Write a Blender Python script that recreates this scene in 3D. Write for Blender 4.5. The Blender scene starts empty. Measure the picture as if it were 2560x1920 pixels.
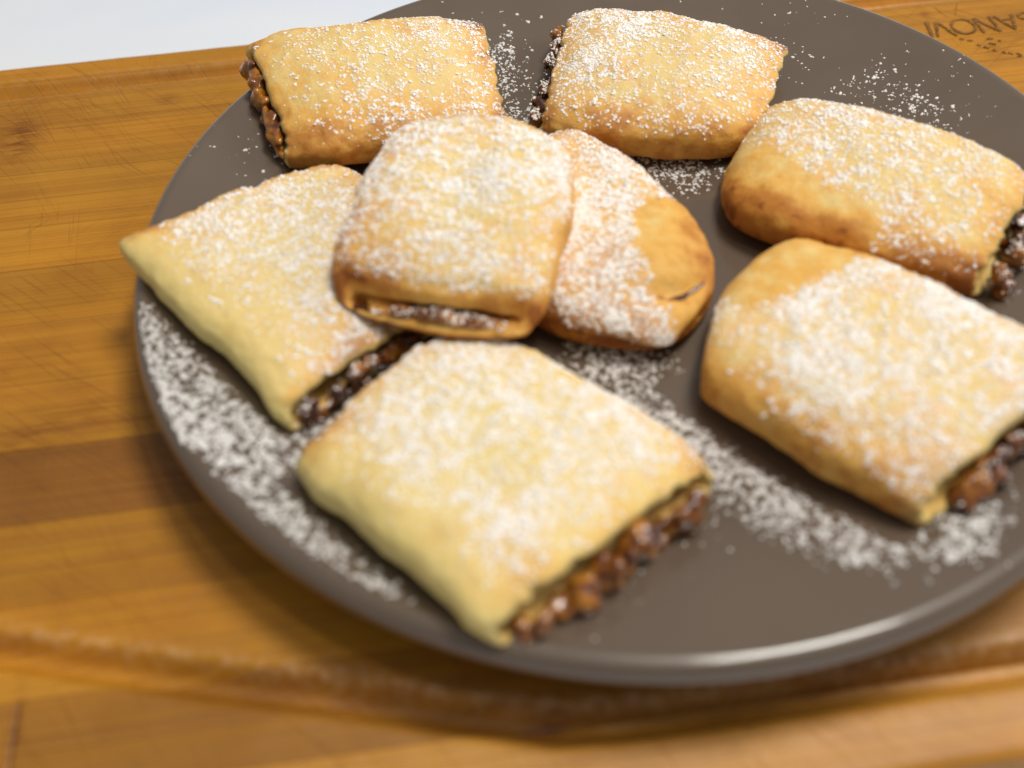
import bpy, math, random
import numpy as np
from mathutils import Matrix, Vector

# ------------------------------------------------------------------ camera
SC = bpy.context.scene
COL = SC.collection
cam_d = bpy.data.cameras.new('camera')
cam = bpy.data.objects.new('camera', cam_d)
COL.objects.link(cam)
R_ = Vector((0.9901, -0.1370, -0.0318)); F_ = Vector((0.0657, 0.6508, -0.7564)).normalized()
U_ = R_.cross(F_).normalized(); R_ = F_.cross(U_).normalized()
m = Matrix((R_, U_, -F_)).transposed().to_4x4()
m.translation = Vector((-0.0589, -0.2266, 0.2263))
cam.matrix_world = m
cam_d.sensor_width = 36.0
cam_d.lens = 39.25
cam_d.clip_start = 0.01
cam_d.clip_end = 20.0
cam_d.dof.use_dof = True
cam_d.dof.focus_distance = 0.362
cam_d.dof.aperture_fstop = 6.0
SC.camera = cam
SC.cycles.use_denoising = True
SC.cycles.max_bounces = 6
SC.cycles.diffuse_bounces = 3
SC.cycles.glossy_bounces = 3

# ------------------------------------------------------------------ light (kitchen, evening lamps + a window)
world = bpy.data.worlds.new('World')
SC.world = world
world.use_nodes = True
bg = world.node_tree.nodes['Background']
bg.inputs[0].default_value = (1.0, 0.97, 0.93, 1)
bg.inputs[1].default_value = 0.26

def area(name, loc, target, size, size_y, power, col):
    d = bpy.data.lights.new(name, 'AREA')
    d.shape = 'RECTANGLE'; d.size = size; d.size_y = size_y
    d.energy = power; d.color = col
    o = bpy.data.objects.new(name, d); COL.objects.link(o)
    o.location = loc
    v = Vector(target) - Vector(loc)
    o.rotation_euler = v.to_track_quat('-Z', 'Y').to_euler()
    return o
area('ceiling_lamp', (0.46, 0.14, 1.45), (0, 0, 0), 0.46, 0.36, 16.0, (1.0, 0.965, 0.90))
area('ceiling_spot', (0.26, -0.30, 1.5), (0, 0, 0), 0.16, 0.16, 3.0, (1.0, 0.93, 0.80))
area('window_light', (1.8, 0.42, 0.78), (0, 0, 0), 0.30, 0.70, 14.0, (0.86, 0.93, 1.0))

vs = SC.view_settings
vs.view_transform = 'Standard'; vs.look = 'None'
vs.exposure = 0.0; vs.gamma = 1.0
vs.use_curve_mapping = False

RNG = np.random.default_rng(7)

# ------------------------------------------------------------------ helpers
def hash3(ix, iy, iz, seed):
    h = (ix.astype(np.int64) * 374761393 + iy.astype(np.int64) * 668265263 + iz.astype(np.int64) * 2147483647 + seed * 974711) & 0xffffffff
    h = ((h ^ (h >> 13)) * 1274126177) & 0xffffffff
    h = ((h ^ (h >> 16)) * 2246822519) & 0xffffffff
    h = h ^ (h >> 15)
    return (h & 0xffffff) / float(0xffffff)

def vnoise(P, freq, seed=0):
    """smooth value noise in -1..1, P (n,3) in metres, freq in cells per metre"""
    Q = np.asarray(P, float) * freq + 1000.0
    I = np.floor(Q); f = Q - I
    f = f * f * f * (f * (f * 6 - 15) + 10)
    I = I.astype(np.int64)
    r = 0
    for dx in (0, 1):
        wx = f[:, 0] if dx else 1 - f[:, 0]
        for dy in (0, 1):
            wy = f[:, 1] if dy else 1 - f[:, 1]
            for dz in (0, 1):
                wz = f[:, 2] if dz else 1 - f[:, 2]
                r = r + wx * wy * wz * hash3(I[:, 0] + dx, I[:, 1] + dy, I[:, 2] + dz, seed)
    return r * 2 - 1

def fbm(P, freq, seed=0, oct=3):
    r = 0; a = 1.0; t = 0
    for k in range(oct):
        r = r + a * vnoise(P, freq * 2 ** k, seed + 17 * k); t += a; a *= 0.5
    return r / t

def sstep(a, b, x):
    t = np.clip((x - a) / (b - a), 0, 1)
    return t * t * (3 - 2 * t)

def mesh_from(name, V, F, mat, parent=None, smooth=True, attrs=None, loc=None):
    V = np.asarray(V, float)
    if loc is not None:
        V = V - np.asarray(loc)
    me = bpy.data.meshes.new(name)
    if isinstance(F, np.ndarray):
        n, k = F.shape
        me.vertices.add(len(V)); me.vertices.foreach_set('co', V.astype(np.float32).ravel())
        me.loops.add(n * k); me.loops.foreach_set('vertex_index', F.astype(np.int32).ravel())
        me.polygons.add(n); me.polygons.foreach_set('loop_start', np.arange(0, n * k, k, dtype=np.int32))
        me.update(calc_edges=True)
    else:
        me.from_pydata([tuple(v) for v in V], [], F)
        me.update()
    me.validate()
    if smooth:
        me.polygons.foreach_set('use_smooth', np.ones(len(me.polygons), dtype=bool))
    if attrs:
        for k, a in attrs.items():
            at = me.attributes.new(k, 'FLOAT', 'POINT')
            at.data.foreach_set('value', np.asarray(a, np.float32))
    me.materials.append(mat)
    o = bpy.data.objects.new(name, me)
    COL.objects.link(o)
    if parent is not None:
        o.parent = parent
    if loc is not None and parent is None:
        o.location = loc
    return o

def empty(name, loc):
    o = bpy.data.objects.new(name, None); COL.objects.link(o)
    o.location = loc; o.empty_display_size = 0.02
    return o

def tag(o, label=None, cat=None, group=None, kind=None):
    if label: o['label'] = label
    if cat: o['category'] = cat
    if group: o['group'] = group
    if kind: o['kind'] = kind
    return o

# ------------------------------------------------------------------ materials
class NT:
    def __init__(self, name):
        self.m = bpy.data.materials.new(name); self.m.use_nodes = True
        self.t = self.m.node_tree
        self.b = self.t.nodes['Principled BSDF']
    def n(self, typ, **kw):
        nd = self.t.nodes.new(typ)
        for k, v in kw.items():
            if k.startswith('i_'):
                key = k[2:]
                key = int(key) if key.isdigit() else key.replace('_', ' ')
                nd.inputs[key].default_value = v
            else:
                setattr(nd, k, v)
        return nd
    def l(self, a, b): self.t.links.new(a, b)
    def math(self, op, a, b=None, c=None, clamp=False):
        nd = self.t.nodes.new('ShaderNodeMath'); nd.operation = op; nd.use_clamp = clamp
        for i, v in enumerate((a, b, c)):
            if v is None: continue
            if isinstance(v, (int, float)): nd.inputs[i].default_value = v
            else: self.l(v, nd.inputs[i])
        return nd.outputs[0]
    def mix(self, f, a, b, blend='MIX'):
        nd = self.t.nodes.new('ShaderNodeMix'); nd.data_type = 'RGBA'; nd.blend_type = blend
        for sock, v in ((nd.inputs[0], f), (nd.inputs[6], a), (nd.inputs[7], b)):
            if isinstance(v, (int, float)): sock.default_value = v
            elif isinstance(v, tuple): sock.default_value = (*v, 1) if len(v) == 3 else v
            else: self.l(v, sock)
        return nd.outputs[2]
    def rng(self, v, a, b, c=0.0, d=1.0, smooth=True):
        nd = self.t.nodes.new('ShaderNodeMapRange'); nd.interpolation_type = 'SMOOTHSTEP' if smooth else 'LINEAR'
        self.l(v, nd.inputs[0])
        for i, x in enumerate((a, b, c, d)): nd.inputs[i + 1].default_value = x
        return nd.outputs[0]
    def coord(self, which='Object'):
        return self.t.nodes.new('ShaderNodeTexCoord').outputs[which]
    def mapping(self, vec, scale=(1, 1, 1), rot=(0, 0, 0), loc=(0, 0, 0)):
        nd = self.t.nodes.new('ShaderNodeMapping'); self.l(vec, nd.inputs[0])
        nd.inputs['Scale'].default_value = scale; nd.inputs['Rotation'].default_value = rot; nd.inputs['Location'].default_value = loc
        return nd.outputs[0]
    def rotscale(self, vec, ang, scale, loc=(0, 0, 0)):
        return self.mapping(self.mapping(vec, (1, 1, 1), (0, 0, ang)), scale, (0, 0, 0), loc)
    def noise(self, vec, scale, detail=3, rough=0.55, dist=0.0):
        nd = self.t.nodes.new('ShaderNodeTexNoise'); self.l(vec, nd.inputs['Vector'])
        nd.inputs['Scale'].default_value = scale; nd.inputs['Detail'].default_value = detail
        nd.inputs['Roughness'].default_value = rough; nd.inputs['Distortion'].default_value = dist
        return nd.outputs[0]
    def attr(self, name):
        nd = self.t.nodes.new('ShaderNodeAttribute'); nd.attribute_name = name
        return nd.outputs['Fac']
    def bump(self, h, strength, dist):
        nd = self.t.nodes.new('ShaderNodeBump'); nd.inputs['Strength'].default_value = strength
        nd.inputs['Distance'].default_value = dist
        self.l(h, nd.inputs['Height']); self.l(nd.outputs[0], self.b.inputs['Normal'])
        return nd
    def set(self, **kw):
        for k, v in kw.items():
            k = k.replace('_', ' ')
            s = self.b.inputs[k]
            if isinstance(v, (int, float)): s.default_value = v
            elif isinstance(v, tuple): s.default_value = (*v, 1) if (len(v) == 3 and s.type == 'RGBA') else v
            else: self.l(v, s)

def mat_wood():
    k = NT('bamboo_wood')
    geo = k.n('ShaderNodeNewGeometry').outputs['Position']
    oi = k.n('ShaderNodeObjectInfo')
    rnd = oi.outputs['Random']
    off = k.n('ShaderNodeCombineXYZ'); k.l(k.math('MULTIPLY', rnd, 9.0), off.inputs[0]); k.l(k.math('MULTIPLY', rnd, 3.0), off.inputs[1])
    add = k.n('ShaderNodeVectorMath', operation='ADD'); k.l(geo, add.inputs[0]); k.l(off.outputs[0], add.inputs[1])
    p = add.outputs[0]
    fine = k.noise(k.mapping(p, (5, 1300, 60)), 1.0, 2, 0.6)
    mid = k.noise(k.mapping(p, (5, 260, 20)), 1.0, 3, 0.55, 0.4)
    big = k.noise(k.mapping(p, (9, 28, 9)), 1.0, 3, 0.5)
    base = oi.outputs['Color']
    c = k.mix(k.rng(mid, 0.35, 0.75), base, k.mix(1.0, base, (0.86, 0.80, 0.70), 'MULTIPLY'))
    c = k.mix(k.math('MULTIPLY', k.rng(fine, 0.48, 0.66), 0.60), c, k.mix(1.0, c, (0.70, 0.62, 0.48), 'MULTIPLY'))
    c = k.mix(k.rng(big, 0.3, 0.75), c, k.mix(1.0, c, (1.20, 1.14, 0.95), 'MULTIPLY'))
    blot = k.noise(k.mapping(geo, (22, 30, 20)), 1.0, 3, 0.6)
    c = k.mix(k.rng(blot, 0.42, 0.68), c, k.mix(1.0, c, (0.84, 0.80, 0.70), 'MULTIPLY'))
    # knife marks
    sc_h = None
    for i, (ang, thr, amt, fx, fy) in enumerate(((0.80, 0.62, 0.34, 24, 1250), (0.66, 0.63, 0.32, 20, 1100), (1.15, 0.635, 0.30, 28, 1400), (-0.75, 0.64, 0.30, 30, 1250), (1.5, 0.645, 0.28, 36, 1200), (0.95, 0.64, 0.30, 26, 1300))):
        s = k.noise(k.rotscale(geo, ang, (fx, fy, 1), (i * 3.7, i * 1.9, 0)), 1.0, 1.0, 0.4)
        s = k.rng(s, thr, thr + 0.07)
        patch = k.rng(k.noise(k.mapping(geo, (14, 14, 14), (0, 0, 0), (i * 2.3, 0, 0)), 1.0, 2), 0.47, 0.60)
        s = k.math('MULTIPLY', s, patch)
        c = k.mix(k.math('MULTIPLY', s, amt), c, k.mix(1.0, c, (0.50, 0.40, 0.28), 'MULTIPLY'))
        sc_h = s if sc_h is None else k.math('MAXIMUM', sc_h, s)
    st = k.attr('stain')
    st = k.math('MULTIPLY', st, k.rng(k.noise(k.mapping(p, (120, 900, 60)), 1.0, 2), 0.32, 0.62))
    c = k.mix(st, c, k.mix(1.0, c, (0.42, 0.24, 0.12), 'MULTIPLY'))
    # flour / sugar dust on the front groove edge; highlight painted along the back groove
    du = k.math('MULTIPLY', k.attr('dust'), k.rng(k.noise(geo, 330, 4), 0.38, 0.70))
    c = k.mix(du, c, (0.78, 0.55, 0.33))
    h = k.math('SUBTRACT', k.math('MULTIPLY', fine, 0.35), sc_h)
    k.bump(h, 0.25, 0.0004)
    k.set(Base_Color=c, Roughness=k.rng(mid, 0.2, 0.8, 0.36, 0.52), Specular_IOR_Level=0.45)
    return k.m

def mat_plate():
    k = NT('taupe_glaze')
    p = k.coord('Object')
    n = k.noise(p, 14, 3)
    c = k.mix(k.rng(n, 0.3, 0.7), (0.120, 0.086, 0.061), (0.131, 0.095, 0.068))
    k.set(Base_Color=c, Roughness=k.rng(k.noise(p, 60, 2), 0.3, 0.7, 0.28, 0.34), Specular_IOR_Level=0.45, Coat_Weight=0.75, Coat_Roughness=0.06)
    k.bump(k.noise(p, 25, 2), 0.03, 0.001)
    return k.m

def mat_dough():
    k = NT('baked_dough')
    p = k.coord('Object')
    brown = k.attr('brown'); pale = k.attr('pale'); dust_lighten = k.attr('dusting')
    n1 = k.noise(p, 70, 4, 0.6); n2 = k.noise(p, 260, 3, 0.6); n3 = k.noise(p, 900, 3, 0.6)
    b = k.math('ADD', brown, k.math('MULTIPLY', k.math('SUBTRACT', n1, 0.5), 1.3))
    b = k.math('ADD', b, k.math('MULTIPLY', k.math('SUBTRACT', n2, 0.5), 0.75), clamp=True)
    c = k.mix(k.rng(b, 0.0, 0.45), (0.79, 0.575, 0.225), (0.76, 0.415, 0.092))
    c = k.mix(k.rng(b, 0.40, 0.80), c, (0.54, 0.215, 0.036))
    c = k.mix(k.rng(b, 0.80, 1.0), c, (0.30, 0.095, 0.016))
    c = k.mix(k.math('MULTIPLY', pale, k.rng(n1, 0.25, 0.6, 0.75, 1.0)), c, (0.76, 0.62, 0.24))
    # tiny dark and reddish pores
    pores = k.rng(k.noise(p, 420, 2, 0.5), 0.70, 0.78)
    c = k.mix(k.math('MULTIPLY', pores, 0.35), c, (0.36, 0.13, 0.03))
    # thin veil of sugar between the clumps
    veil = k.math('MULTIPLY', dust_lighten, k.rng(k.math('ADD', k.math('ADD', k.math('MULTIPLY', n2, 0.4), k.math('MULTIPLY', n3, 0.35)), k.math('MULTIPLY', n1, 0.25)), 0.42, 0.60))
    c = k.mix(k.math('MULTIPLY', veil, 0.42), c, (0.90, 0.79, 0.66))
    h = k.math('ADD', k.math('MULTIPLY', n2, 0.7), k.math('MULTIPLY', n3, 0.35))
    k.bump(h, 0.55, 0.0010)
    k.set(Base_Color=c, Roughness=0.62, Specular_IOR_Level=0.28)
    return k.m

def mat_jam():
    k = NT('fruit_jam')
    p = k.coord('Object')
    n = k.noise(p, 420, 2, 0.5); tone = k.rng(k.noise(p, 120, 3, 0.6), 0.30, 0.68)
    sep = k.n('ShaderNodeSeparateColor'); k.l(k.n('ShaderNodeObjectInfo').outputs['Color'], sep.inputs[0])
    t = k.math('ADD', tone, k.math('MULTIPLY', k.math('SUBTRACT', n, 0.5), 0.7))
    t = k.math('ADD', t, k.math('MULTIPLY', k.math('SUBTRACT', sep.outputs[0], 0.35), 0.9), clamp=True)
    c = k.mix(k.rng(t, 0.15, 0.55), (0.066, 0.017, 0.006), (0.215, 0.066, 0.009))
    c = k.mix(k.rng(t, 0.55, 0.95), c, (0.42, 0.160, 0.011))
    k.set(Base_Color=c, Roughness=0.26, Specular_IOR_Level=0.5, Coat_Weight=0.5, Coat_Roughness=0.08)
    k.bump(k.noise(p, 420, 2), 0.15, 0.0008)
    return k.m

def mat_sugar(name, col, sss):
    k = NT(name)
    p = k.coord('Object')
    n = k.noise(p, 1500, 2)
    c = k.mix(k.rng(n, 0.3, 0.7), col, tuple(min(1, x * 1.07) for x in col))
    k.set(Base_Color=c, Roughness=0.9, Specular_IOR_Level=0.1)
    return k.m

def mat_table():
    k = NT('white_table_top')
    p = k.coord('Object')
    n = k.noise(k.mapping(p, (6, 14, 1)), 1.0, 2)
    c = k.mix(k.rng(n, 0.3, 0.7), (0.73, 0.79, 0.90), (0.82, 0.845, 0.89))
    k.set(Base_Color=c, Roughness=0.28, Specular_IOR_Level=0.5)
    return k.m

def mat_brand():
    k = NT('burnt_branding')
    p = k.coord('Object')
    n = k.noise(k.mapping(p, (300, 1200, 100)), 1.0, 3)
    c = k.mix(k.rng(n, 0.35, 0.7), (0.13, 0.055, 0.013), (0.33, 0.155, 0.030))
    k.set(Base_Color=c, Roughness=0.7, Specular_IOR_Level=0.2)
    return k.m

WOOD = mat_wood(); PLATE = mat_plate(); DOUGH = mat_dough(); JAM = mat_jam()
SUGAR = mat_sugar('powdered_sugar_on_dough', (0.95, 0.90, 0.85), 0)
SUGARP = mat_sugar('powdered_sugar_on_glaze', (0.78, 0.755, 0.73), 0)
TABLE = mat_table(); BRAND = mat_brand()

# ------------------------------------------------------------------ the setting: white table
B_TH = 0.022     # board thickness
V = [(-3, -1.2, -B_TH - .001), (3, -1.2, -B_TH - .001), (3, 3.5, -B_TH - .001), (-3, 3.5, -B_TH - .001),
     (-3, -1.2, -B_TH - .04), (3, -1.2, -B_TH - .04), (3, 3.5, -B_TH - .04), (-3, 3.5, -B_TH - .04)]
o = mesh_from('table', V, [(0, 1, 2, 3), (7, 6, 5, 4), (0, 4, 5, 1), (1, 5, 6, 2), (2, 6, 7, 3), (3, 7, 4, 0)], TABLE, smooth=False)
tag(o, kind='structure')

# ------------------------------------------------------------------ bamboo cutting board, built strip by strip
board = empty('cutting_board', (0, 0, -B_TH))
tag(board, 'bamboo cutting board of glued strips with juice groove, under the brown plate', 'cutting board')
SEAMS = [-0.1492, -0.1276, -0.1050, -0.0806, -0.0571, -0.0334, -0.0101, 0.0134, 0.0370, 0.0605, 0.0840, 0.1080, 0.1310, 0.1500]
X0, X1 = -0.265, 0.245
GPATH = np.array([(0.235, 0.1335), (-0.245, 0.1335), (-0.245, -0.062), (-0.2, -0.079), (-0.165, -0.0915), (-0.138, -0.1000), (-0.112, -0.1078),
                  (-0.087, -0.1150), (-0.060, -0.1235), (-0.044, -0.1280), (-0.030, -0.1293), (0.0, -0.1293), (0.235, -0.1293), (0.235, 0.1335)])
GW, GD = 0.0052, 0.0048
def groove_dist(xy):
    d = np.full(len(xy), 9.0)
    for a, b in zip(GPATH[:-1], GPATH[1:]):
        ab = b - a; t = np.clip(((xy - a) @ ab) / (ab @ ab), 0, 1)
        d = np.minimum(d, np.hypot(*(xy - (a + t[:, None] * ab)).T))
    return d
STAINS = [(-0.189, 0.104, 0.006, 0.011, 0.9), (-0.167, -0.030, 0.009, 0.004, 0.8), (-0.155, -0.024, 0.012, 0.003, 0.7), (-0.178, -0.006, 0.006, 0.003, .7),
          (0.150, 0.094, 0.006, 0.004, .8), (0.163, 0.098, 0.010, 0.004, .6), (-0.158, -0.112, 0.0012, 0.0085, 1.0), (-0.045, -0.128, 0.006, 0.004, 1.0),
          (-0.14, 0.118, .004, .003, .5), (0.135, 0.121, .002, .003, .6)]
TINTS = {4: (0.265, 0.108, 0.014), 1: (0.36, 0.158, 0.018), 0: (0.54, 0.26, 0.040), 2: (0.50, 0.226, 0.019), 3: (0.47, 0.208, 0.016)}
rs = random.Random(3)
for i in range(len(SEAMS) - 1):
    ya, yb = SEAMS[i] + 0.00003, SEAMS[i + 1] - 0.00003
    # strips are made of lengths butted end to end
    cuts = [X0] + ({1: [-0.158, 0.12], 4: [0.06], 7: [-0.22], 10: [0.1], 2: [0.03], 12: [0.05]}.get(i, [])) + [X1]
    for xa, xb in zip(cuts[:-1], cuts[1:]):
        xa2, xb2 = xa + 0.00006, xb - 0.00006
        near = i in (0, 1, 2, 3, 11, 12)
        st = (0.0008 if i < 4 else .0011) if near else 0.0028
        nx = max(2, int((xb2 - xa2) / st)); ny = max(6, int((yb - ya) / st))
        gx = np.linspace(xa2, xb2, nx + 1); gy = np.concatenate([[ya, ya + .00025], np.linspace(ya + .0008, yb - .0008, ny - 3), [yb - .00025, yb]])
        ny = len(gy) - 1
        X, Y = np.meshgrid(gx, gy, indexing='ij')
        xy = np.stack([X.ravel(), Y.ravel()], -1)
        d = groove_dist(xy)
        z = -GD * sstep(GW * 1.08, GW * .15, d)
        z += 0.00012 * fbm(np.c_[xy, np.zeros(len(xy))], 60, 5)
        e = np.minimum(xy[:, 1] - ya, yb - xy[:, 1])
        z -= 0.00006 * (1 - sstep(0, .0005, e))
        # rounded outer arrises of the board
        for lim, sgn in ((SEAMS[0], -1), (SEAMS[-1], 1)):
            dd = np.abs(xy[:, 1] - lim); rr = .003
            z -= np.where(dd < rr, rr - np.sqrt(np.clip(rr * rr - (rr - dd) ** 2, 0, None)), 0) * 1.0
        stain_darken = np.zeros(len(xy)); dust_lighten = np.zeros(len(xy))
        for sx, sy, ra, rb, am in STAINS:
            stain_darken = np.maximum(stain_darken, am * np.exp(-(((xy[:, 0] - sx) / ra) ** 2 + ((xy[:, 1] - sy) / rb) ** 2)))
        gd = np.exp(-((d - GW * .95) / .0022) ** 2) * 0.26
        dust_lighten = gd * (xy[:, 1] < 0) * (xy[:, 1] > np.interp(xy[:, 0], GPATH[3:13, 0], GPATH[3:13, 1])) + gd * (xy[:, 1] > .12) * .35  # front: dust on inner edge; back: lit groove edge painted as pale tone
        stain_darken = np.maximum(stain_darken, .18 * sstep(GW, GW * .2, d))  # groove floor slightly darker towards its centre line
        n = len(xy)
        V = np.c_[xy, z]
        idx = np.arange(n).reshape(nx + 1, ny + 1)
        F = [np.stack([idx[:-1, :-1], idx[1:, :-1], idx[1:, 1:], idx[:-1, 1:]], -1).reshape(-1, 4)]
        # skirt
        border = np.concatenate([idx[:-1, 0], idx[-1, :-1], idx[1:, -1][::-1], idx[0, 1:][::-1]])
        Vb = V[border].copy(); Vb[:, 2] = -B_TH
        nb = len(border); bi = n + np.arange(nb)
        F.append(np.stack([np.roll(border, -1), border, bi, np.roll(bi, -1)], -1))
        V = np.vstack([V, Vb]); F = np.vstack(F)
        stain_darken = np.r_[stain_darken, np.zeros(nb)]; dust_lighten = np.r_[dust_lighten, np.zeros(nb)]
        V[:, 2] += B_TH
        o = mesh_from('bamboo_strip', V, F, WOOD, board, True, {'stain': stain_darken, 'dust': dust_lighten})
        t = TINTS.get(i)
        if t is None:
            f = rs.uniform(.90, 1.08); t = (0.475 * f, 0.212 * f, 0.015 * f * rs.uniform(.8, 1.2))
        else:
            f = rs.uniform(.95, 1.06); t = tuple(x * f for x in t)
        o.color = (*t, 1)

# burnt lettering, read from the far side of the board
def stroke(pts, w0, w1, z=0.00012):
    """flat ribbon along a polyline (mm)"""
    P = np.array(pts, float) / 1000
    seg = []
    for a, b in zip(P[:-1], P[1:]):
        L = np.linalg.norm(b - a); k = max(2, int(L / .0008)); seg += [a + (b - a) * t for t in np.linspace(0, 1, k, endpoint=False)]
    seg.append(P[-1]); P = np.array(seg)
    T = np.gradient(P, axis=0); T /= np.linalg.norm(T, axis=1)[:, None] + 1e-9
    N = np.c_[-T[:, 1], T[:, 0]]
    w = (np.linspace(w0, w1, len(P)) / 2000)[:, None] * (1 + .22 * RNG.uniform(-1, 1, (len(P), 1)))
    V = np.vstack([np.c_[P + N * w, np.full(len(P), z)], np.c_[P - N * w, np.full(len(P), z)]])
    n = len(P); F = [(i, i + n, i + n + 1, i + 1) for i in range(n - 1)]
    return V, F
def letter(strokes, name='burnt_letter'):
    Vs, Fs, o = [], [], 0
    for q, (pts, a, b) in enumerate(strokes):
        V, F = stroke(pts, a, b, .00035 + .00002 * q); Vs.append(V); Fs += [tuple(i + o for i in f) for f in F]; o += len(V)
    V = np.vstack(Vs); V[:, 2] += B_TH
    return mesh_from(name, V, Fs, BRAND, board, False)
ang = np.linspace(0, 2 * np.pi, 26)
letter([([(133.5, 115.6), (132.0, 105.6)], 1.5, .9)])                                                        # I
letter([([(136.8, 115.0), (134.0, 105.6)], 1.3, .9), ([(137.0, 114.9), (140.8, 105.1)], 1.0, 1.2)])             # V
letter([([(145.4 + 4.1 * math.cos(a), 110.4 + 4.7 * math.sin(a)) for a in ang], 1.1, .9)])                      # O
letter([([(150.8, 114.7), (151.1, 105.0)], 1.1, 1.0), ([(150.8, 114.7), (156.9, 105.0)], 1.2, .9), ([(156.8, 114.9), (157.1, 104.8)], 1.2, 1.0)])  # N
letter([([(158.5, 114.8), (162.6, 105.0)], 1.1, .7), ([(165.3, 114.8), (162.7, 104.9)], 1.4, .8), ([(159.8, 111.8), (164.4, 111.9)], .7, .8)])     # A
letter([([(167.2, 106.2), (169.5, 105.0), (172.3, 105.5), (173.2, 107.6), (171.4, 109.6), (168.9, 110.6), (167.3, 112.2), (167.6, 114.2), (169.8, 115.1), (172.8, 114.2)], 1.0, 1.1)])  # S
for pts in ([(140.9, 103.1), (142.4, 102.2)], [(143.2, 101.8), (144.9, 100.9)], [(145.4, 98.4), (146.4, 97.3)], [(147.2, 96.9), (148.6, 95.2)], [(149.6, 94.6), (150.6, 93.3)],
            [(149.8, 98.6), (151.9, 97.2)], [(152.2, 92.6), (153.0, 91.2)], [(153.8, 91.6), (155.2, 90.2)], [(156.5, 90.9), (157.9, 89.4)], [(150.3, 101.3), (152.5, 100.9)],
            [(156.2, 89.2), (157.4, 88.4)], [(158.8, 88.9), (160.4, 87.2)], [(153.6, 99.6), (154.6, 98.9)]):
    letter([(pts, .9, .5)], 'burnt_script_mark')
for pts in ([(140.0, 124.4), (142.2, 116.8)], [(149.1, 125.4), (145.4, 118.0)]):
    letter([(pts, .22, .12)], 'knife_mark')

# ------------------------------------------------------------------ plate
LIP_R, LIP_C = .0038, .1312
def bowl_z(r):
    t = np.clip((r - .075) / .060, 0, None)
    return .0120 + .0130 * t ** 1.4
LIP_Z = float(bowl_z(.1302)) - LIP_R * math.sin(math.radians(105))
def plate_z(r):
    r = np.clip(r, 0, .1349)
    return np.where(r < .1302, bowl_z(r), LIP_Z + np.sqrt(np.clip(LIP_R ** 2 - (r - LIP_C) ** 2, 0, None)))
prof = []
for r in np.linspace(0, .1300, 60): prof.append((r, float(bowl_z(r))))
for a in np.linspace(104, 0, 22):
    prof.append((LIP_C + LIP_R * math.cos(math.radians(a)), LIP_Z + LIP_R * math.sin(math.radians(a))))
for a in np.linspace(-15, -80, 8):
    prof.append((LIP_C + .0013 + .0025 * math.cos(math.radians(a)), LIP_Z + .0025 * math.sin(math.radians(a))))
for r in np.linspace(.130, .085, 24): prof.append((r, float(bowl_z(r)) - .0056))
prof += [(.083, .0050), (.082, .0008), (.081, .0002), (.078, .0002), (.077, .0012), (.074, .0025), (.0, .0027)]
prof = np.array(prof); NS = 220
a = np.linspace(0, 2 * np.pi, NS, endpoint=False)
V = np.stack([prof[:, 0][None] * np.cos(a)[:, None], prof[:, 0][None] * np.sin(a)[:, None], np.repeat(prof[:, 1][None], NS, 0)], -1).reshape(-1, 3)
m_ = len(prof); I = np.arange(NS * m_).reshape(NS, m_); J = np.roll(I, -1, axis=0)
F = np.stack([I[:, :-1], J[:, :-1], J[:, 1:], I[:, 1:]], -1).reshape(-1, 4)
o = mesh_from('dinner_plate', V, F[:, ::-1][:, ::-1], PLATE)
o.location = (-.0010, .0018, 0.0001)
tag(o, 'round glossy taupe brown plate holding the pastries', 'plate')

# ------------------------------------------------------------------ sugar clumps
t_ = (1 + 5 ** .5) / 2
ICO_V = np.array([(-1, t_, 0), (1, t_, 0), (-1, -t_, 0), (1, -t_, 0), (0, -1, t_), (0, 1, t_), (0, -1, -t_), (0, 1, -t_), (t_, 0, -1), (t_, 0, 1), (-t_, 0, -1), (-t_, 0, 1)]) / math.hypot(1, t_)
ICO_F = np.array([(0, 11, 5), (0, 5, 1), (0, 1, 7), (0, 7, 10), (0, 10, 11), (1, 5, 9), (5, 11, 4), (11, 10, 2), (10, 7, 6), (7, 1, 8), (3, 9, 4), (3, 4, 2), (3, 2, 6), (3, 6, 8), (3, 8, 9), (4, 9, 5), (2, 4, 11), (6, 2, 10), (8, 6, 7), (9, 8, 1)])
def blobs(P, N, r, flat, rng):
    n = len(P)
    N = N / np.linalg.norm(N, axis=1)[:, None]
    ref = rng.normal(size=(n, 3)); T = np.cross(N, ref); T /= np.linalg.norm(T, axis=1)[:, None]
    B = np.cross(N, T)
    j = 1 + rng.uniform(-.22, .22, (n, 12))
    el = rng.uniform(.7, 1.35, n)
    L = ICO_V[None] * j[:, :, None]
    W = (L[:, :, 0:1] * (T * (r * el)[:, None])[:, None] + L[:, :, 1:2] * (B * (r / el)[:, None])[:, None] + L[:, :, 2:3] * (N * (r * flat)[:, None])[:, None])
    V = (P[:, None] + W).reshape(-1, 3)
    F = (ICO_F[None] + 12 * np.arange(n)[:, None, None]).reshape(-1, 3)
    return V, F

# ------------------------------------------------------------------ pastries
def fuse(o):
    """melt overlapping lumps into one sticky mass"""
    md = o.modifiers.new('r', 'REMESH'); md.mode = 'VOXEL'; md.voxel_size = .0005
    m2 = o.modifiers.new('s', 'SMOOTH'); m2.factor = .5; m2.iterations = 16
    dg = bpy.context.evaluated_depsgraph_get(); dg.update()
    me = bpy.data.meshes.new_from_object(o.evaluated_get(dg))
    o.modifiers.clear()
    old = o.data; o.data = me; bpy.data.meshes.remove(old)
    me.name = 'jam_filling'
    if not me.materials: me.materials.append(JAM)
    me.polygons.foreach_set('use_smooth', np.ones(len(me.polygons), dtype=bool))

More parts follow.
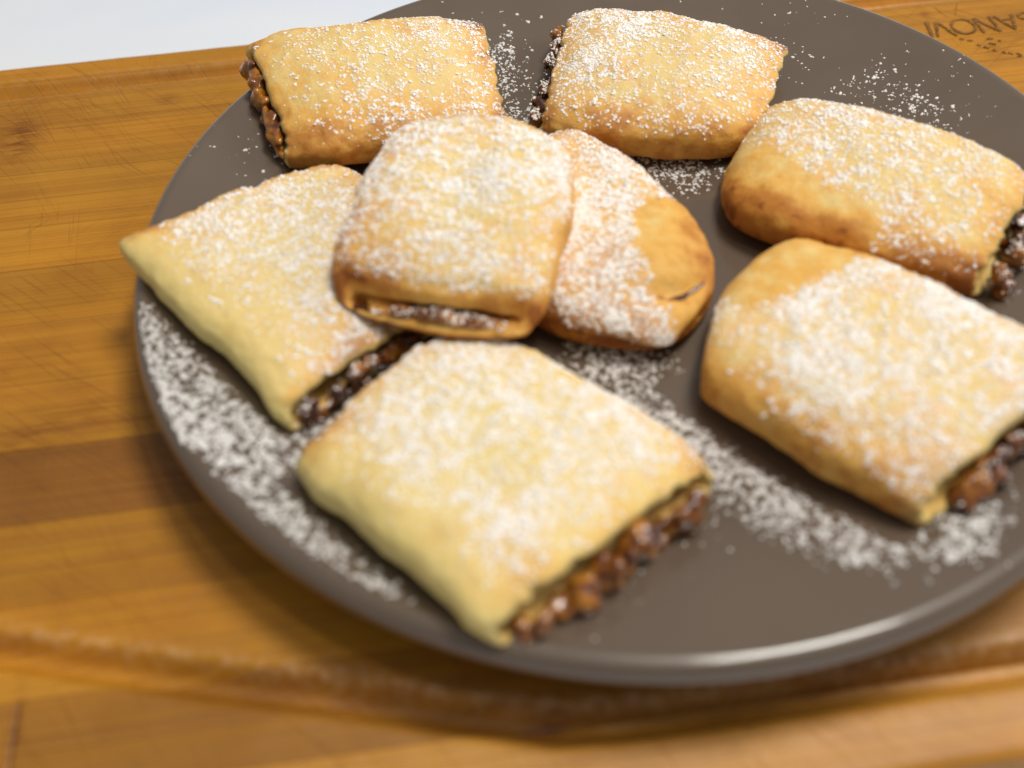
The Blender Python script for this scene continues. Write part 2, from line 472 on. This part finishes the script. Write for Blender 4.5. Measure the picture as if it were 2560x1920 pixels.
def loop_profile(n, nt, nb):
    th = np.linspace(0, 2 * np.pi, n, endpoint=False)     # 0 = fold 0 side, top at pi/2, fold 1 at pi
    c, s = np.cos(th), np.sin(th)
    return th, c, s

def pastry(name, label, corners, H, opts):
    """corners (mm): c00, c10, c11, c01 with base heights; u runs cut end to cut end, v fold to fold"""
    rng = np.random.default_rng(opts['seed'])
    seed = opts['seed'] * 31
    C = np.array(corners, float) / 1000
    cen = C.mean(0); root_loc = np.array([cen[0], cen[1], C[:, 2].min()])
    root = empty(name, root_loc)
    tag(root, label, 'pastry', 'sugar dusted jam pastries on the plate')
    NU, NL = 72, 96
    u = np.linspace(0, 1, NU); th = np.linspace(0, 2 * np.pi, NL, endpoint=False)
    Ug, TH = np.meshgrid(u, th, indexing='ij'); Uf = Ug.ravel(); Tf = TH.ravel()
    nt = opts.get('nt', 3.3)
    cs, sn = np.cos(Tf), np.sin(Tf)
    top = sn >= 0
    ex = np.where(top, 2 / nt, 2 / 3.6)
    t = .5 - .5 * np.sign(cs) * np.abs(cs) ** (2 / 2.9)
    zz = np.sign(sn) * np.abs(sn) ** ex
    b0, b1, e0, e1 = (x / 1000 for x in opts.get('bulge', (2, 2, 1, 1)))
    close0, close1 = opts.get('close', (0, 0))
    def side(a, b, bul, s):
        d = (b - a)[:2]; n = np.array([d[1], -d[0]]) / np.linalg.norm(d)
        P = a[None, :2] * (1 - s[:, None]) + b[None, :2] * s[:, None]
        return P + n * (bul * 4 * s * (1 - s))[:, None]
    wx0 = vnoise(np.c_[Uf * .07, Uf * 0, Uf * 0], 90, seed + 3) * opts.get('wob', .8) / 1000
    wx1 = vnoise(np.c_[Uf * .07, Uf * 0, Uf * 0], 90, seed + 4) * opts.get('wob', .8) / 1000
    S0 = side(C[0], C[1], b0, Uf); S1 = side(C[3], C[2], -b1, Uf)
    nf0 = np.array([(C[1] - C[0])[1], -(C[1] - C[0])[0]]); nf0 /= np.linalg.norm(nf0)
    nf1 = -np.array([(C[2] - C[3])[1], -(C[2] - C[3])[0]]); nf1 /= np.linalg.norm(nf1)
    S0 = S0 + nf0 * wx0[:, None]; S1 = S1 + nf1 * wx1[:, None]
    w = np.ones_like(Uf)
    # end rounding
    rc = opts.get('corner', .035)
    if close0: w *= np.sqrt(np.clip(1 - np.clip(1 - Uf / close0, 0, 1) ** 2.4, 0.0, 1)) * .999 + .001
    else: w *= 1 - rc * np.clip(1 - Uf / .12, 0, 1) ** 2
    if close1: w *= np.sqrt(np.clip(1 - np.clip(1 - (1 - Uf) / close1, 0, 1) ** 2.4, 0.0, 1)) * .999 + .001
    else: w *= 1 - rc * np.clip(1 - (1 - Uf) / opts.get('cr', .12), 0, 1) ** 2
    tt = .5 + (t - .5) * (w if not (close0 or close1) else np.minimum(1, .35 + .65 * w))
    XY = S0 * (1 - tt[:, None]) + S1 * tt[:, None]
    d0 = (C[0] - C[1] + C[3] - C[2])[:2]; d0 /= np.linalg.norm(d0)
    XY += d0 * ((1 - Uf) ** 3 * e0 * 4 * t * (1 - t))[:, None] - d0 * (Uf ** 3 * e1 * 4 * t * (1 - t))[:, None]
    base = (C[0, 2] * (1 - Uf) + C[1, 2] * Uf) * (1 - t) + (C[3, 2] * (1 - Uf) + C[2, 2] * Uf) * t
    he0, he1 = opts.get('hend', (.62, .62)); he0 = he0 * .55 + .40; he1 = he1 * .55 + .40; pe = opts.get('pe', 3.2)
    Hm = H / 1000
    hu = np.where(Uf < .5, he0 + (1 - he0) * (1 - np.abs(2 * Uf - 1) ** pe), he1 + (1 - he1) * (1 - np.abs(2 * Uf - 1) ** pe))
    if close0 or close1: hu = hu * np.clip(w, .02, 1)
    lean = opts.get('lean', 0.0)    # higher towards fold 1
    hu = hu * (1 + lean * (t - .5))
    zmid = .38 * hu * Hm
    z = np.where(top, zmid + (hu * Hm - zmid) * zz, zmid + zmid * zz)
    # dents and lifts on the top
    tw = np.clip(sn, 0, 1) ** .5
    for du, dv, ru, rv, dz in opts.get('dents', ()):
        z += tw * dz / 1000 * np.exp(-((Uf - du) / ru) ** 2 - ((t - dv) / rv) ** 2)
    # corners / spots pulled (whole thickness): u v radius dx dy dz
    for du, dv, ru, dx, dy, dz in opts.get('pull', ()):
        g = np.exp(-(((Uf - du) ** 2 + (t - dv) ** 2) / ru ** 2))
        XY += np.c_[g * dx / 1000, g * dy / 1000]; z += g * dz / 1000
    if close0 or close1: z += zmid.max() * .8 * (1 - np.clip(w, 0, 1))
    if opts.get('tear'):
        tu, ta, tb, td = opts['tear']; tc = (tb - ta) / 2
        ru_ = tu + .008 * np.sin(t * 9)
        lensf = np.clip(1 - ((t - (ta + tb) / 2) / tc) ** 2, 0, 1)
        z -= tw * td / 1000 * lensf * np.exp(-((Uf - ru_) / .030) ** 2)
    P = np.c_[XY, base + z]
    # end raggedness of the cut dough
    for end, s_ in ((0, 1), (1, -1)):
        if (close0, close1)[end]: continue
        g = np.clip(1 - np.abs(Uf - end) / .10, 0, 1)
        jag = (vnoise(P, 330, seed + 9) * .0010 + vnoise(P, 900, seed + 11) * .0005) * (.35 if opts.get('slit') else 1)
        lt, lb = opts.get('lips', (-.8, 1.2))
        if end == 0: lt, lb = -.8, 1.2
        lip = (lb + (lt - lb) * sstep(-.35, .5, sn)) / 1000
        P[:, :2] += d0 * (s_ * g * (jag + lip))[:, None]
    # lumps
    nrm = np.c_[(XY - cen[:2]) * 6, (z - zmid) * 40]; nrm /= np.linalg.norm(nrm, axis=1)[:, None] + 1e-9
    lump = fbm(P, 55, seed + 1, 2) * opts.get('lump', 1.3) / 1000 + fbm(P, 170, seed + 2, 3) * .00050 + fbm(P, 520, seed + 5, 2) * .00036
    P += nrm * lump[:, None] * (.35 + .65 * np.clip(sn + .6, 0, 1))[:, None]
    # rest on the glaze
    if not opts.get('raised'):
        r = np.hypot(P[:, 0], P[:, 1]); fl = plate_z(r) + .0004
        P[:, 2] = np.maximum(P[:, 2], np.where(r < .1355, fl, P[:, 2]))
    # surface attributes
    edge_u0 = np.exp(-(Uf / .055) ** 2) * (0 if close0 else 1) + 0; edge_u1 = np.exp(-((1 - Uf) / .055) ** 2) * (0 if close1 else 1)
    sidev0 = np.exp(-((Tf) / .42) ** 2) + np.exp(-((2 * np.pi - Tf) / .42) ** 2); sidev1 = np.exp(-((Tf - np.pi) / .42) ** 2)
    sh0 = np.exp(-((Tf - .62) / .32) ** 2); sh1 = np.exp(-((Tf - np.pi + .62) / .32) ** 2)
    br = opts.get('brown', {})
    brown = br.get('all', .12) + br.get('e0', .35) * edge_u0 + br.get('e1', .35) * edge_u1 + br.get('f0', .25) * sidev0 + br.get('f1', .25) * sidev1 + br.get('s0', .25) * sh0 + br.get('s1', .25) * sh1
    brown += br.get('bottom', .45) * np.clip(-sn * 1.5, 0, 1)
    for du, dv, ru, am in br.get('spots', ()):
        brown += am * np.exp(-(((Uf - du) ** 2 + (t - dv) ** 2) / ru ** 2))
    pa = opts.get('pale', {})
    pale = np.clip(pa.get('f0', 0) * (np.exp(-((Tf - .05) / .5) ** 2) + np.exp(-((2 * np.pi - Tf) / .6) ** 2)) + pa.get('f1', 0) * sidev1 + pa.get('e1', 0) * edge_u1, 0, 1)
    for du, dv, ru, am in pa.get('spots', ()):
        pale = np.clip(pale + am * np.exp(-(((Uf - du) ** 2 + (t - dv) ** 2) / ru ** 2)) * (sn > -.2), 0, 1)
    dens_f = opts['sugar']
    dens = np.clip(dens_f(Uf, t, P), 0, 1) * sstep(.10, .55, np.where(sn > 0, sn, 0) + .0)
    # ---- mesh: outer skin, ring at the ends, inner skin going inwards
    Pg = P.reshape(NU, NL, 3)
    Vs = [P]; Fs = []
    idx = np.arange(NU * NL).reshape(NU, NL)
    Fs.append(np.stack([idx[:-1], idx[1:], np.roll(idx[1:], -1, 1), np.roll(idx[:-1], -1, 1)], -1).reshape(-1, 4))
    A = {'brown': [brown], 'pale': [pale], 'dusting': [dens * opts.get('veil', .8)]}
    off = NU * NL
    th_d = opts.get('skin', 2.6) / 1000
    ends = []
    for end in (0, 1):
        k0 = 0 if end == 0 else NU - 1
        L = Pg[k0]; c_ = L.mean(0)
        if (close0, close1)[end]:
            Vs.append(c_[None]); ci = off; off += 1
            f = [(idx[k0, j], ci, idx[k0, (j + 1) % NL], idx[k0, (j + 1) % NL]) for j in range(NL)]
            Fs.append(np.array([(a_, b_, c__, c__) for a_, b_, c__, _ in f])[:, :4])
            for nm, v in (('brown', .4), ('pale', 0), ('dusting', 0)): A[nm].append(np.array([v]))
            continue
        inw = d0 * (-1 if end == 0 else 1)
        rel = L - c_
        dist = np.linalg.norm(rel, axis=1)
        mouth = opts.get('mouth', (1, 1))[end]
        # inner loop: shrunk by the dough thickness; a tight mouth is pinched shut more
        sh = np.clip(1 - th_d / (dist + 1e-6), .25, 1)
        inner = c_ + rel * sh[:, None]
        inner[:, 2] = c_[2] + rel[:, 2] * np.clip(1 - th_d * 1.15 / (np.abs(rel[:, 2]) + th_d * .9), .12, 1) * mouth
        if opts.get('slit') and end == 1:
            sc_, sw_ = opts['slit']; te = t.reshape(NU, NL)[k0]
            lens = np.clip(1 - ((te - sc_) / sw_) ** 2, .02, 1) * (1 + .35 * vnoise(L, 260, seed + 33))
            zm = c_[2] + opts.get('slit_z', -.6) / 1000 - .0022 * ((te - sc_) / .5) ** 2
            inner[:, 2] = zm + (inner[:, 2] - c_[2]) * lens
        lip2 = inner.copy(); lip2[:, :2] += inw * .0006
        deep = inner.copy(); deep[:, :2] += inw * .006
        rows = [L * .45 + inner * .55, lip2, deep]
        rows[0] = rows[0].copy(); rows[0][:, :2] -= inw * .0007
        prev = idx[k0]
        for q, row in enumerate(rows):
            ri = off + np.arange(NL); off += NL
            Vs.append(row)
            Fs.append(np.stack([prev, ri, np.roll(ri, -1), np.roll(prev, -1)], -1) if end else np.stack([prev, np.roll(prev, -1), np.roll(ri, -1), ri], -1))
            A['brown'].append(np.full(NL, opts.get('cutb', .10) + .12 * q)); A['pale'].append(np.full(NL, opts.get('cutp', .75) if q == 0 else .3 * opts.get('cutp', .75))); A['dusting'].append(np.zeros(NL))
            prev = ri
        ends.append((end, inner, c_, -inw))
    V = np.vstack(Vs); F = np.vstack(Fs)
    if True:
        # orient outward
        pass
    crust = mesh_from('crust', V - root_loc, F, DOUGH, root, True, {k_: np.concatenate(v) for k_, v in A.items()})
    import bmesh
    bm = bmesh.new(); bm.from_mesh(crust.data); bmesh.ops.recalc_face_normals(bm, faces=bm.faces); bm.to_mesh(crust.data); bm.free()
    extra = []
    # ---- filling at the cut ends
    for end, inner, c_, outw in ends:
        spec = opts.get('jam', (None, None))[end]
        if not spec: continue
        out, count, amb = spec.get('out', 2.5) / 1000, int(.34 * spec.get('n', 60)), spec.get('amber', .4)
        va, vb = spec.get('range', (0.06, .94))
        # body plug
        lo = inner[:, :2] @ np.array([-outw[1], outw[0]])
        amin, amax = lo.min(), lo.max()
        side_dir = np.array([-outw[1], outw[0]])
        JV, JF, JT = [], [], []; jo = 0
        rows = []
        for kk, (sc, dd) in enumerate(((1.0, -.005), (1.06, -.0002), (1.04, max(out, 0) * .5), (.92, out * .85), (.5, out))):
            row = c_ + (inner - c_) * np.array([sc, sc, sc]); row[:, :2] += outw * dd
            row += (vnoise(row, 280, seed + 40 + kk)[:, None] * .0012) * np.array([outw[0], outw[1], .7])
            rows.append(row)
        Vp = np.vstack(rows + [(c_ + np.array([outw[0] * out, outw[1] * out, 0]))[None]])
        K = len(rows)
        ii = np.arange(K * NL).reshape(K, NL)
        fp = [tuple(x) for x in np.stack([ii[:-1], ii[1:], np.roll(ii[1:], -1, 1), np.roll(ii[:-1], -1, 1)], -1).reshape(-1, 4)]
        fp += [(ii[-1, j], ii[-1, (j + 1) % NL], K * NL) for j in range(NL)]
        JV.append(Vp); JF += fp; JT.append(np.clip(.3 + amb * .5 + .5 * vnoise(Vp, 160, seed + 50), 0, 1)); jo = len(Vp)
        # fruit lumps and raisins pressed into it
        import bmesh as _b
        bm2 = _b.new(); _b.ops.create_icosphere(bm2, subdivisions=2, radius=1.0)
        SV = np.array([v.co[:] for v in bm2.verts]); SF = [tuple(v.index for v in f.verts) for f in bm2.faces]; bm2.free()
        zs = inner[:, 2]
        for q in range(count):
            s_ = rng.uniform(va, vb); a_ = amin + (amax - amin) * s_
            near = np.abs(lo - a_) < (amax - amin) * .06
            if near.sum() < 2: continue
            zl, zh = zs[near].min(), zs[near].max()
            zc_ = zl + (zh - zl) * rng.uniform(spec.get('lo', .02), .85)
            rad = 1.15 * spec.get('r', 2.0) / 1000 * rng.uniform(.55, 1.25)
            dep = out * rng.uniform(.1, 1.1)
            cxy = outw * (c_[:2] @ outw + dep + ((inner[near][:, :2] @ outw).mean() - c_[:2] @ outw)) + side_dir * a_
            Q = SV * rad * rng.uniform(.7, 1.2, 3) + np.array([cxy[0], cxy[1], zc_])
            Q += (SV * (vnoise(Q, 420, seed + q)[:, None] * rad * .5))
            if not opts.get('raised'):
                fl = plate_z(np.hypot(Q[:, 0], Q[:, 1])) + .0003
                Q[:, 2] = np.maximum(Q[:, 2], fl)
            tone = np.clip(rng.choice([.05, .3, .75, .95], p=[.35 - .2 * amb + .05, .35, .2 + .1 * amb, .05 + .1 * amb]) + rng.uniform(-.1, .1), 0, 1)
            JV.append(Q); JF += [tuple(i + jo for i in f) for f in SF]; JT.append(np.full(len(Q), tone)); jo += len(Q)
        jo_ = mesh_from('jam_filling', np.vstack(JV) - root_loc, JF, JAM, root, True)
        fuse(jo_); jo_.color = (amb, 0, 0, 1)
        if spec.get('sugar'):
            jm = jo_.data; nv = len(jm.vertices)
            jc = np.empty(nv * 3, np.float32); jm.vertices.foreach_get('co', jc); jc = jc.reshape(-1, 3)
            jn = np.empty(nv * 3, np.float32); jm.vertices.foreach_get('normal', jn); jn = jn.reshape(-1, 3)
            wj = np.clip(jn[:, 2], 0, 1) ** 1.5 * (.5 + .5 * vnoise(jc, 400, seed + 90)) ** 2 * (((jc + root_loc - c_)[:, :2] @ outw) > 0)
            pk = rng.choice(nv, spec['sugar'], p=wj / wj.sum())
            extra.append((jc[pk] + root_loc, jn[pk].astype(float)))
    if opts.get('tear'):
        tu, ta, tb, td = opts['tear']
        JV, JF, jo = [], [], 0
        tops = (np.sin(Tf) > .05)
        for q in range(26):
            t0 = ta + .04 + (tb - ta - .08) * q / 25; u0 = tu + .008 * math.sin(t0 * 9)
            kk = np.argmin(((Uf - u0) * 1.0) ** 2 + (t - t0) ** 2 + (~tops) * 9)
            lensf = max(.15, 1 - ((t0 - (ta + tb) / 2) / ((tb - ta) / 2)) ** 2)
            r0 = .0013 * lensf ** .5 * rng.uniform(.8, 1.2)
            Q = ICO_V * r0 * np.array([1.2, 1.2, .6]) + P[kk] - np.array([0, 0, r0 * .15])
            JV.append(Q); JF += [tuple(i + jo for i in f) for f in ICO_F]; jo += 12
        jo_ = mesh_from('jam_filling', np.vstack(JV) - root_loc, JF, JAM, root, True)
        fuse(jo_); jo_.color = (.25, 0, 0, 1)
    # ---- powdered sugar lying on the crust
    n_s = int(opts.get('n_sugar', 2500) * 4.3)
    tri = Fs[0]
    cP = P[tri].mean(1); e1_ = P[tri[:, 1]] - P[tri[:, 0]]; e2_ = P[tri[:, 3]] - P[tri[:, 0]]
    nr = np.cross(e2_, e1_); ar = np.linalg.norm(nr, axis=1) + 1e-15
    nr = nr / ar[:, None]
    flip = np.sign((nr * (cP - (cen + np.array([0, 0, .004])))).sum(1)); nr *= np.where(flip == 0, 1, flip)[:, None]
    cl = .5 + .5 * vnoise(cP, 260, seed + 70); cl2 = .5 + .5 * vnoise(cP, 700, seed + 71); cl3 = .5 + .5 * vnoise(cP, 60, seed + 72)
    rid = 1 - np.abs(vnoise(cP, 330, seed + 73))
    wgt = ar * dens[tri].mean(1) * np.clip(nr[:, 2], 0, 1) ** .7 * (.05 + rid ** 3 * 1.3 + cl ** 2 * .6) * (.15 + 1.3 * cl3 ** 1.5)
    wgt /= wgt.sum()
    nseed = int(n_s * .55)
    pick = rng.choice(len(tri), nseed, p=wgt)
    a_, b_ = rng.random(nseed), rng.random(nseed)
    PP = P[tri[pick, 0]] + e1_[pick] * a_[:, None] + e2_[pick] * b_[:, None]; NN = nr[pick]
    rr = .00026 * np.exp(np.clip(rng.normal(0, .45, nseed), -1, 1.0)) * opts.get('grain', 1)
    # satellites that make uneven clumps
    m2 = n_s - nseed; par = rng.integers(0, nseed, m2)
    tan = rng.normal(size=(m2, 3)); tan -= NN[par] * (tan * NN[par]).sum(1)[:, None]
    tan /= np.linalg.norm(tan, axis=1)[:, None]
    PP2 = PP[par] + tan * (rr[par] * rng.uniform(.8, 2.0, m2))[:, None]
    PP = np.vstack([PP, PP2]); NN = np.vstack([NN, NN[par]]); rr = np.r_[rr, rr[par] * rng.uniform(.45, .95, m2)]
    for ep, en in extra:
        PP = np.vstack([PP, ep]); NN = np.vstack([NN, en]); rr = np.r_[rr, .00026 * np.exp(np.clip(rng.normal(0, .4, len(ep)), -1, .8))]
    V, F = blobs(PP + NN * (rr * .08)[:, None], NN, rr, .36, rng)
    o = mesh_from('powdered_sugar', V - root_loc, F, SUGAR, root, True)
    o['kind'] = 'stuff'
    return root

def full(a=1.0): return lambda u, t, P: np.full_like(u, a)

jam_full = dict(out=2.5, n=46, r=2.0, amber=.4)

pastry('jam_pastry', 'golden pastry at the back left with amber jam showing at its left end',
       [(-93.3, 45.2, 16.1), (-29.9, 52.9, 12.0), (-32.0, 105.9, 17.5), (-105.2, 97.3, 23.5)], 16,
       dict(seed=11, bulge=(3, 2, 0, 0), hend=(.62, .5), lips=(1.8, -.6), jam=(dict(out=2.8, n=150, r=1.8, amber=.6), dict(out=-.6, n=40, r=1.0, amber=.2)), n_sugar=1500,
            sugar=lambda u, t, P: .12 + .75 * sstep(.05, .9, u) * (1 - .2 * t), veil=.45,
            brown=dict(all=.14, e0=.25, e1=.42, f0=.45, s0=.30, f1=.35, s1=.12, spots=((.95, .95, .1, .7), (.35, .2, .3, .2))), pale=dict(spots=((.45, .6, .22, .35),))))
pastry('jam_pastry', 'puffy sugar dusted pastry at the back centre, nearest the far rim',
       [(-18.8, 50.8, 12.0), (40.2, 32.9, 12.0), (61.8, 75.1, 14.9), (1.2, 105.8, 16.5)], 18,
       dict(seed=12, bulge=(5, 3, 0, 2), hend=(.55, .5), lips=(1.8, -.6), jam=(dict(out=3.5, n=240, r=1.4, amber=.25, sugar=600), dict(out=-.6, n=40, r=1.0, amber=.1)), n_sugar=3000,
            sugar=lambda u, t, P: .35 + .6 * sstep(.05, .45, t) - .25 * sstep(.7, 1, u), veil=.6,
            pull=((1, 1, .12, 2, 0, 1),), brown=dict(all=.16, f0=.42, s0=.32, e0=.25, e1=.35, spots=((1, 1, .12, .35),))))
def sug_c(u, t, P):
    lim = .52 - .60 * u + .03 * vnoise(P, 200, 4)
    bare = sstep(.03, -.02, t - lim) * sstep(.66, .60, u)
    return (.30 + .65 * np.exp(-((u - .35) / .35) ** 2) - .12 * sstep(.6, 1, u)) * (1 - bare)
pastry('jam_pastry', 'long pastry at the right with a bare browned front side and sugar on top',
       [(21.5, 8.0, 12.0), (81.1, -35.9, 13.5), (111.1, -3.1, 17.6), (50.5, 53.2, 12.0)], 18.5,
       dict(seed=13, bulge=(4, 3, 0, 1), close=(.22, 0), hend=(.75, .55), jam=(None, dict(out=5, n=70, r=2.2, amber=.3, sugar=200)), n_sugar=2300, sugar=sug_c, veil=.55,
            brown=dict(all=.16, f0=.52, s0=.42, f1=.3, s1=.12, e1=.3, spots=((.05, .3, .22, .12), (.3, .05, .2, .06)))))
pastry('jam_pastry', 'pale sided pastry at the left hanging over the plate rim, partly under another',
       [(-136.7, 5.7, 23.5), (-95.6, -53.1, 17.3), (-58.6, -21.2, 12.0), (-74.7, 44.5, 13.2)], 13.5,
       dict(seed=14, bulge=(0, 0, 3, 0), hend=(.62, .66), wob=1.3, jam=(dict(out=.5, n=8, r=1.3, amber=.2), dict(out=2.0, n=130, r=1.7, amber=.3, lo=-.3, sugar=120)), n_sugar=3000,
            sugar=lambda u, t, P: .95 * sstep(.06, .30, t) * (.5 + .5 * sstep(0, .25, u + t * .6)), veil=.7,
            pull=((0, 0, .12, -2.0, 1, 1.5),),
            brown=dict(all=.06, f0=-.2, s0=-.05, e0=.45, e1=.35, bottom=.1, spots=((0, 0, .2, .3), (.95, .55, .18, .45))), pale=dict(f0=1.0, spots=((.4, .75, .3, .4), (.6, .35, .35, .3)))))
def sug_f(u, t, P):
    a = (u - .80) / .25; b = (t - .84) / .31
    d_ = np.hypot(a, b) + .05 * vnoise(P, 220, 5)
    return .95 * sstep(.95, 1.03, d_)
pastry('jam_pastry', 'rounded pastry in the middle with a bare sugar free patch and a small slit',
       [(-43.7, 25.3, 12.0), (-29.7, -38.5, 12.0), (22.9, -30.8, 12.0), (-7.5, 46.2, 12.0)], 20,
       dict(seed=15, bulge=(2, 4, 0, 7), hend=(.55, .75), pe=2.6, close=(0, .36), tear=(.90, .46, .94, 3.4), n_sugar=3600, grain=1.0, sugar=sug_f, veil=.95,
            dents=((.18, .72, .05, .14, -2.2), (.62, .70, .06, .05, -.8)),
            brown=dict(all=.40, f1=.34, s1=.20, e1=.15, f0=.5, spots=((.86, .93, .07, .22), (.9, .2, .3, .2)))))
pastry('jam_pastry', 'thickly sugared square pastry lying on top of two others, slit end forward',
       [(-60.3, 39.5, 27.5), (-83.6, -21.1, 27.5), (-31.8, -42.1, 27.5), (-13.7, 21.9, 27.5)], 17,
       dict(seed=16, raised=True, bulge=(2, 2, 3, 4), hend=(.6, .22), pe=2.4, corner=.14, cr=.20, mouth=(1, .75), skin=3.6, lips=(-4.0, 1.0), slit=(.58, .34), cutp=.05, cutb=.46, jam=(None, dict(out=1.0, n=60, r=1.3, amber=.40, range=(.28, .88), sugar=200)), n_sugar=3800,
            sugar=lambda u, t, P: (.55 + .45 * sstep(.55, .1, u)) * sstep(1.0, .93, u), veil=.8,
            dents=((.5, .5, .22, .18, -2.0), (.35, .45, .1, .1, -.8)),
            brown=dict(all=.12, f0=.55, s0=.30, f1=.35, s1=.10, e1=.40, e0=.35, spots=((.9, .05, .2, .25), (.8, .3, .25, .12))), pale=dict(spots=((.5, .55, .22, .6),))))
pastry('jam_pastry', 'pale yellow pastry nearest the camera with dark raisin jam at its right end',
       [(-93.0, -71.5, 19.0), (-55.7, -120.7, 23.0), (1.3, -81.6, 12.5), (-50.9, -28.4, 12.0)], 17,
       dict(seed=17, bulge=(1, 3, 2, 1), hend=(.62, .62), jam=(None, dict(out=4.5, n=120, r=2.4, amber=.5, lo=-.25)), n_sugar=3800, sugar=lambda u, t, P: .9 * sstep(.05, .32, t) * sstep(1.02, .80, u) , veil=.85,
            brown=dict(all=.02, f0=-.2, s0=.05, e0=.42, e1=.30, f1=.3, s1=.1, bottom=.1, spots=((0, .15, .2, .3), (.95, .05, .2, .2), (.98, .98, .1, .3))), pale=dict(f0=1.0, e1=.3, spots=((.45, .6, .3, .5), (.5, .25, .4, .35)))))
def sug_h(u, t, P):
    d_ = .15 + .30 * (t - .3) + .02 * vnoise(P, 200, 8) - u
    bare = sstep(-.015, .02, d_) * sstep(.30, .36, t)
    return (1 - bare) * sstep(.04, .34, t + .15 * u)
pastry('jam_pastry', 'heavily sugared pastry at the right front with one bare golden corner',
       [(1.5, -52.4, 12.0), (37.9, -104.1, 17.6), (92.4, -72.4, 19.1), (39.5, -7.8, 12.0)], 18,
       dict(seed=18, bulge=(2, 2, 5, 0), close=(.12, 0), hend=(.8, .62), jam=(None, dict(out=3.5, n=90, r=2.2, amber=.35, sugar=110)), n_sugar=4000, grain=1.0, sugar=sug_h, veil=1.0,
            brown=dict(all=.10, f0=.32, s0=.22, e1=.3, f1=.3, spots=((.1, .6, .25, .22), (.95, .1, .18, .3))), pale=dict(e1=.4)))

# ------------------------------------------------------------------ powdered sugar on the plate
rng = np.random.default_rng(99)
def region(pts, n, sd):
    n = int(n * 3.3) if n > 250 else int(n * 1.2); sd = sd * 1.3
    p = np.array(pts, float) / 1000
    k = rng.integers(0, len(p), n); f = rng.random(n)[:, None]; k2 = np.clip(k + rng.choice([-1, 1], n), 0, len(p) - 1)
    return p[k] * (1 - f) + p[k2] * f + rng.normal(0, sd / 1000, (n, 2))
def poly(pts, n, soft):
    p = np.array(pts, float) / 1000
    lo, hi = p.min(0), p.max(0)
    q = lo + (hi - lo) * rng.random((n * 6, 2))
    ins = np.zeros(len(q), bool)
    for i in range(len(p)):
        (x1, y1), (x2, y2) = p[i], p[i - 1]
        ins ^= ((y1 > q[:, 1]) != (y2 > q[:, 1])) & (q[:, 0] < (x2 - x1) * (q[:, 1] - y1) / (y2 - y1 + 1e-12) + x1)
    q = q[ins][:n]
    return q + rng.normal(0, soft / 1000, q.shape)
arc = [(133 * math.cos(math.radians(d_)), 133 * math.sin(math.radians(d_))) for d_ in range(182, 210, 4)]
arc += [(129.5 * math.cos(math.radians(d_)), 129.5 * math.sin(math.radians(d_))) for d_ in range(210, 243, 4)]
Ps = [poly(arc + [(-56, -119), (-75, -96), (-93, -72), (-84, -60), (-80, -50), (-96, -53), (-116, -24), (-128, -4)], 13500, .7),
      poly([(-24, -36), (-14, -33), (-2, -40), (3, -54), (10, -66), (24, -86), (38, -104), (54, -101), (60, -106), (50, -116), (30, -114), (14, -103), (3, -88), (-8, -62), (-18, -46)], 11500, 2.4),
      region([(46, -108), (56, -104), (62, -98)], 200, 3.5),
      region([(14, 37), (22, 31), (30, 35)], 620, 4.2), region([(5, 40), (15, 28)], 160, 3),
      region([(-24, 98), (-22, 84), (-20, 70), (-18, 62)], 620, 3.6), region([(-24, 104), (-14, 108)], 60, 7),
      region([(45, 118), (62, 112), (74, 100), (76, 84)], 100, 8), region([(66, 72), (72, 82), (72, 92)], 110, 5),
      region([(88, 58), (97, 48), (104, 40)], 260, 5), region([(92, 64), (112, 52)], 40, 7),
      region([(-112, 56), (-103, 57), (-96, 54)], 110, 4), region([(-118, 60), (-108, 76)], 26, 8),
      region([(-30, -105), (0, -100), (-8, -92)], 70, 6), region([(60, -100), (75, -95)], 60, 6)]
XY = np.vstack(Ps)
cl = vnoise(np.c_[XY, XY[:, :1] * 0], 620, 3) + .5 * vnoise(np.c_[XY, XY[:, :1] * 0], 120, 4)
clear = np.ones(len(XY), bool)
for a_, b_, w_ in (((-136.7, 5.7), (-95.6, -53.1), 4.5), ((-93.0, -71.5), (-55.7, -120.7), 4.0), ((1.5, -52.4), (37.9, -104.1), 6.0)):
    a_ = np.array(a_) / 1000; b_ = np.array(b_) / 1000; ab = b_ - a_
    t__ = np.clip(((XY - a_) @ ab) / (ab @ ab), 0, 1)
    clear &= np.hypot(*(XY - (a_ + t__[:, None] * ab)).T) > (w_ + 1.5 * rng.normal(size=len(XY)) * .6) / 1000
keep = (rng.random(len(XY)) < np.clip(.58 + .62 * cl, .04, 1)) & clear & (np.hypot(*XY.T) < .1325)
XY = XY[keep]
n = len(XY)
m2 = int(n * .7); par = rng.integers(0, n, m2)
rr = .00024 * np.exp(np.clip(rng.normal(0, .5, n), -1, 1.1))
an = rng.uniform(0, 2 * np.pi, m2); dd = rr[par] * rng.uniform(.8, 2.1, m2)
XY = np.vstack([XY, XY[par] + np.c_[np.cos(an) * dd, np.sin(an) * dd]]); rr = np.r_[rr, rr[par] * rng.uniform(.4, .95, m2)]
ok = np.hypot(*XY.T) < .1328; XY = XY[ok]; rr = rr[ok]
R1 = np.hypot(*XY.T); zz = plate_z(R1); sl = (plate_z(R1 + .0005) - plate_z(R1 - .0005)) / .001
XY = XY + np.array([-.0010, .0018]); N = np.c_[-XY * (sl / np.maximum(R1, 1e-6))[:, None], np.ones(len(XY))]
V, F = blobs(np.c_[XY, zz + rr * .15], N, rr, .35, rng)
o = mesh_from('spilled_sugar', V, F, SUGARP)
tag(o, 'white powdered sugar specks scattered on the brown plate between the pastries', 'sugar', kind='stuff')
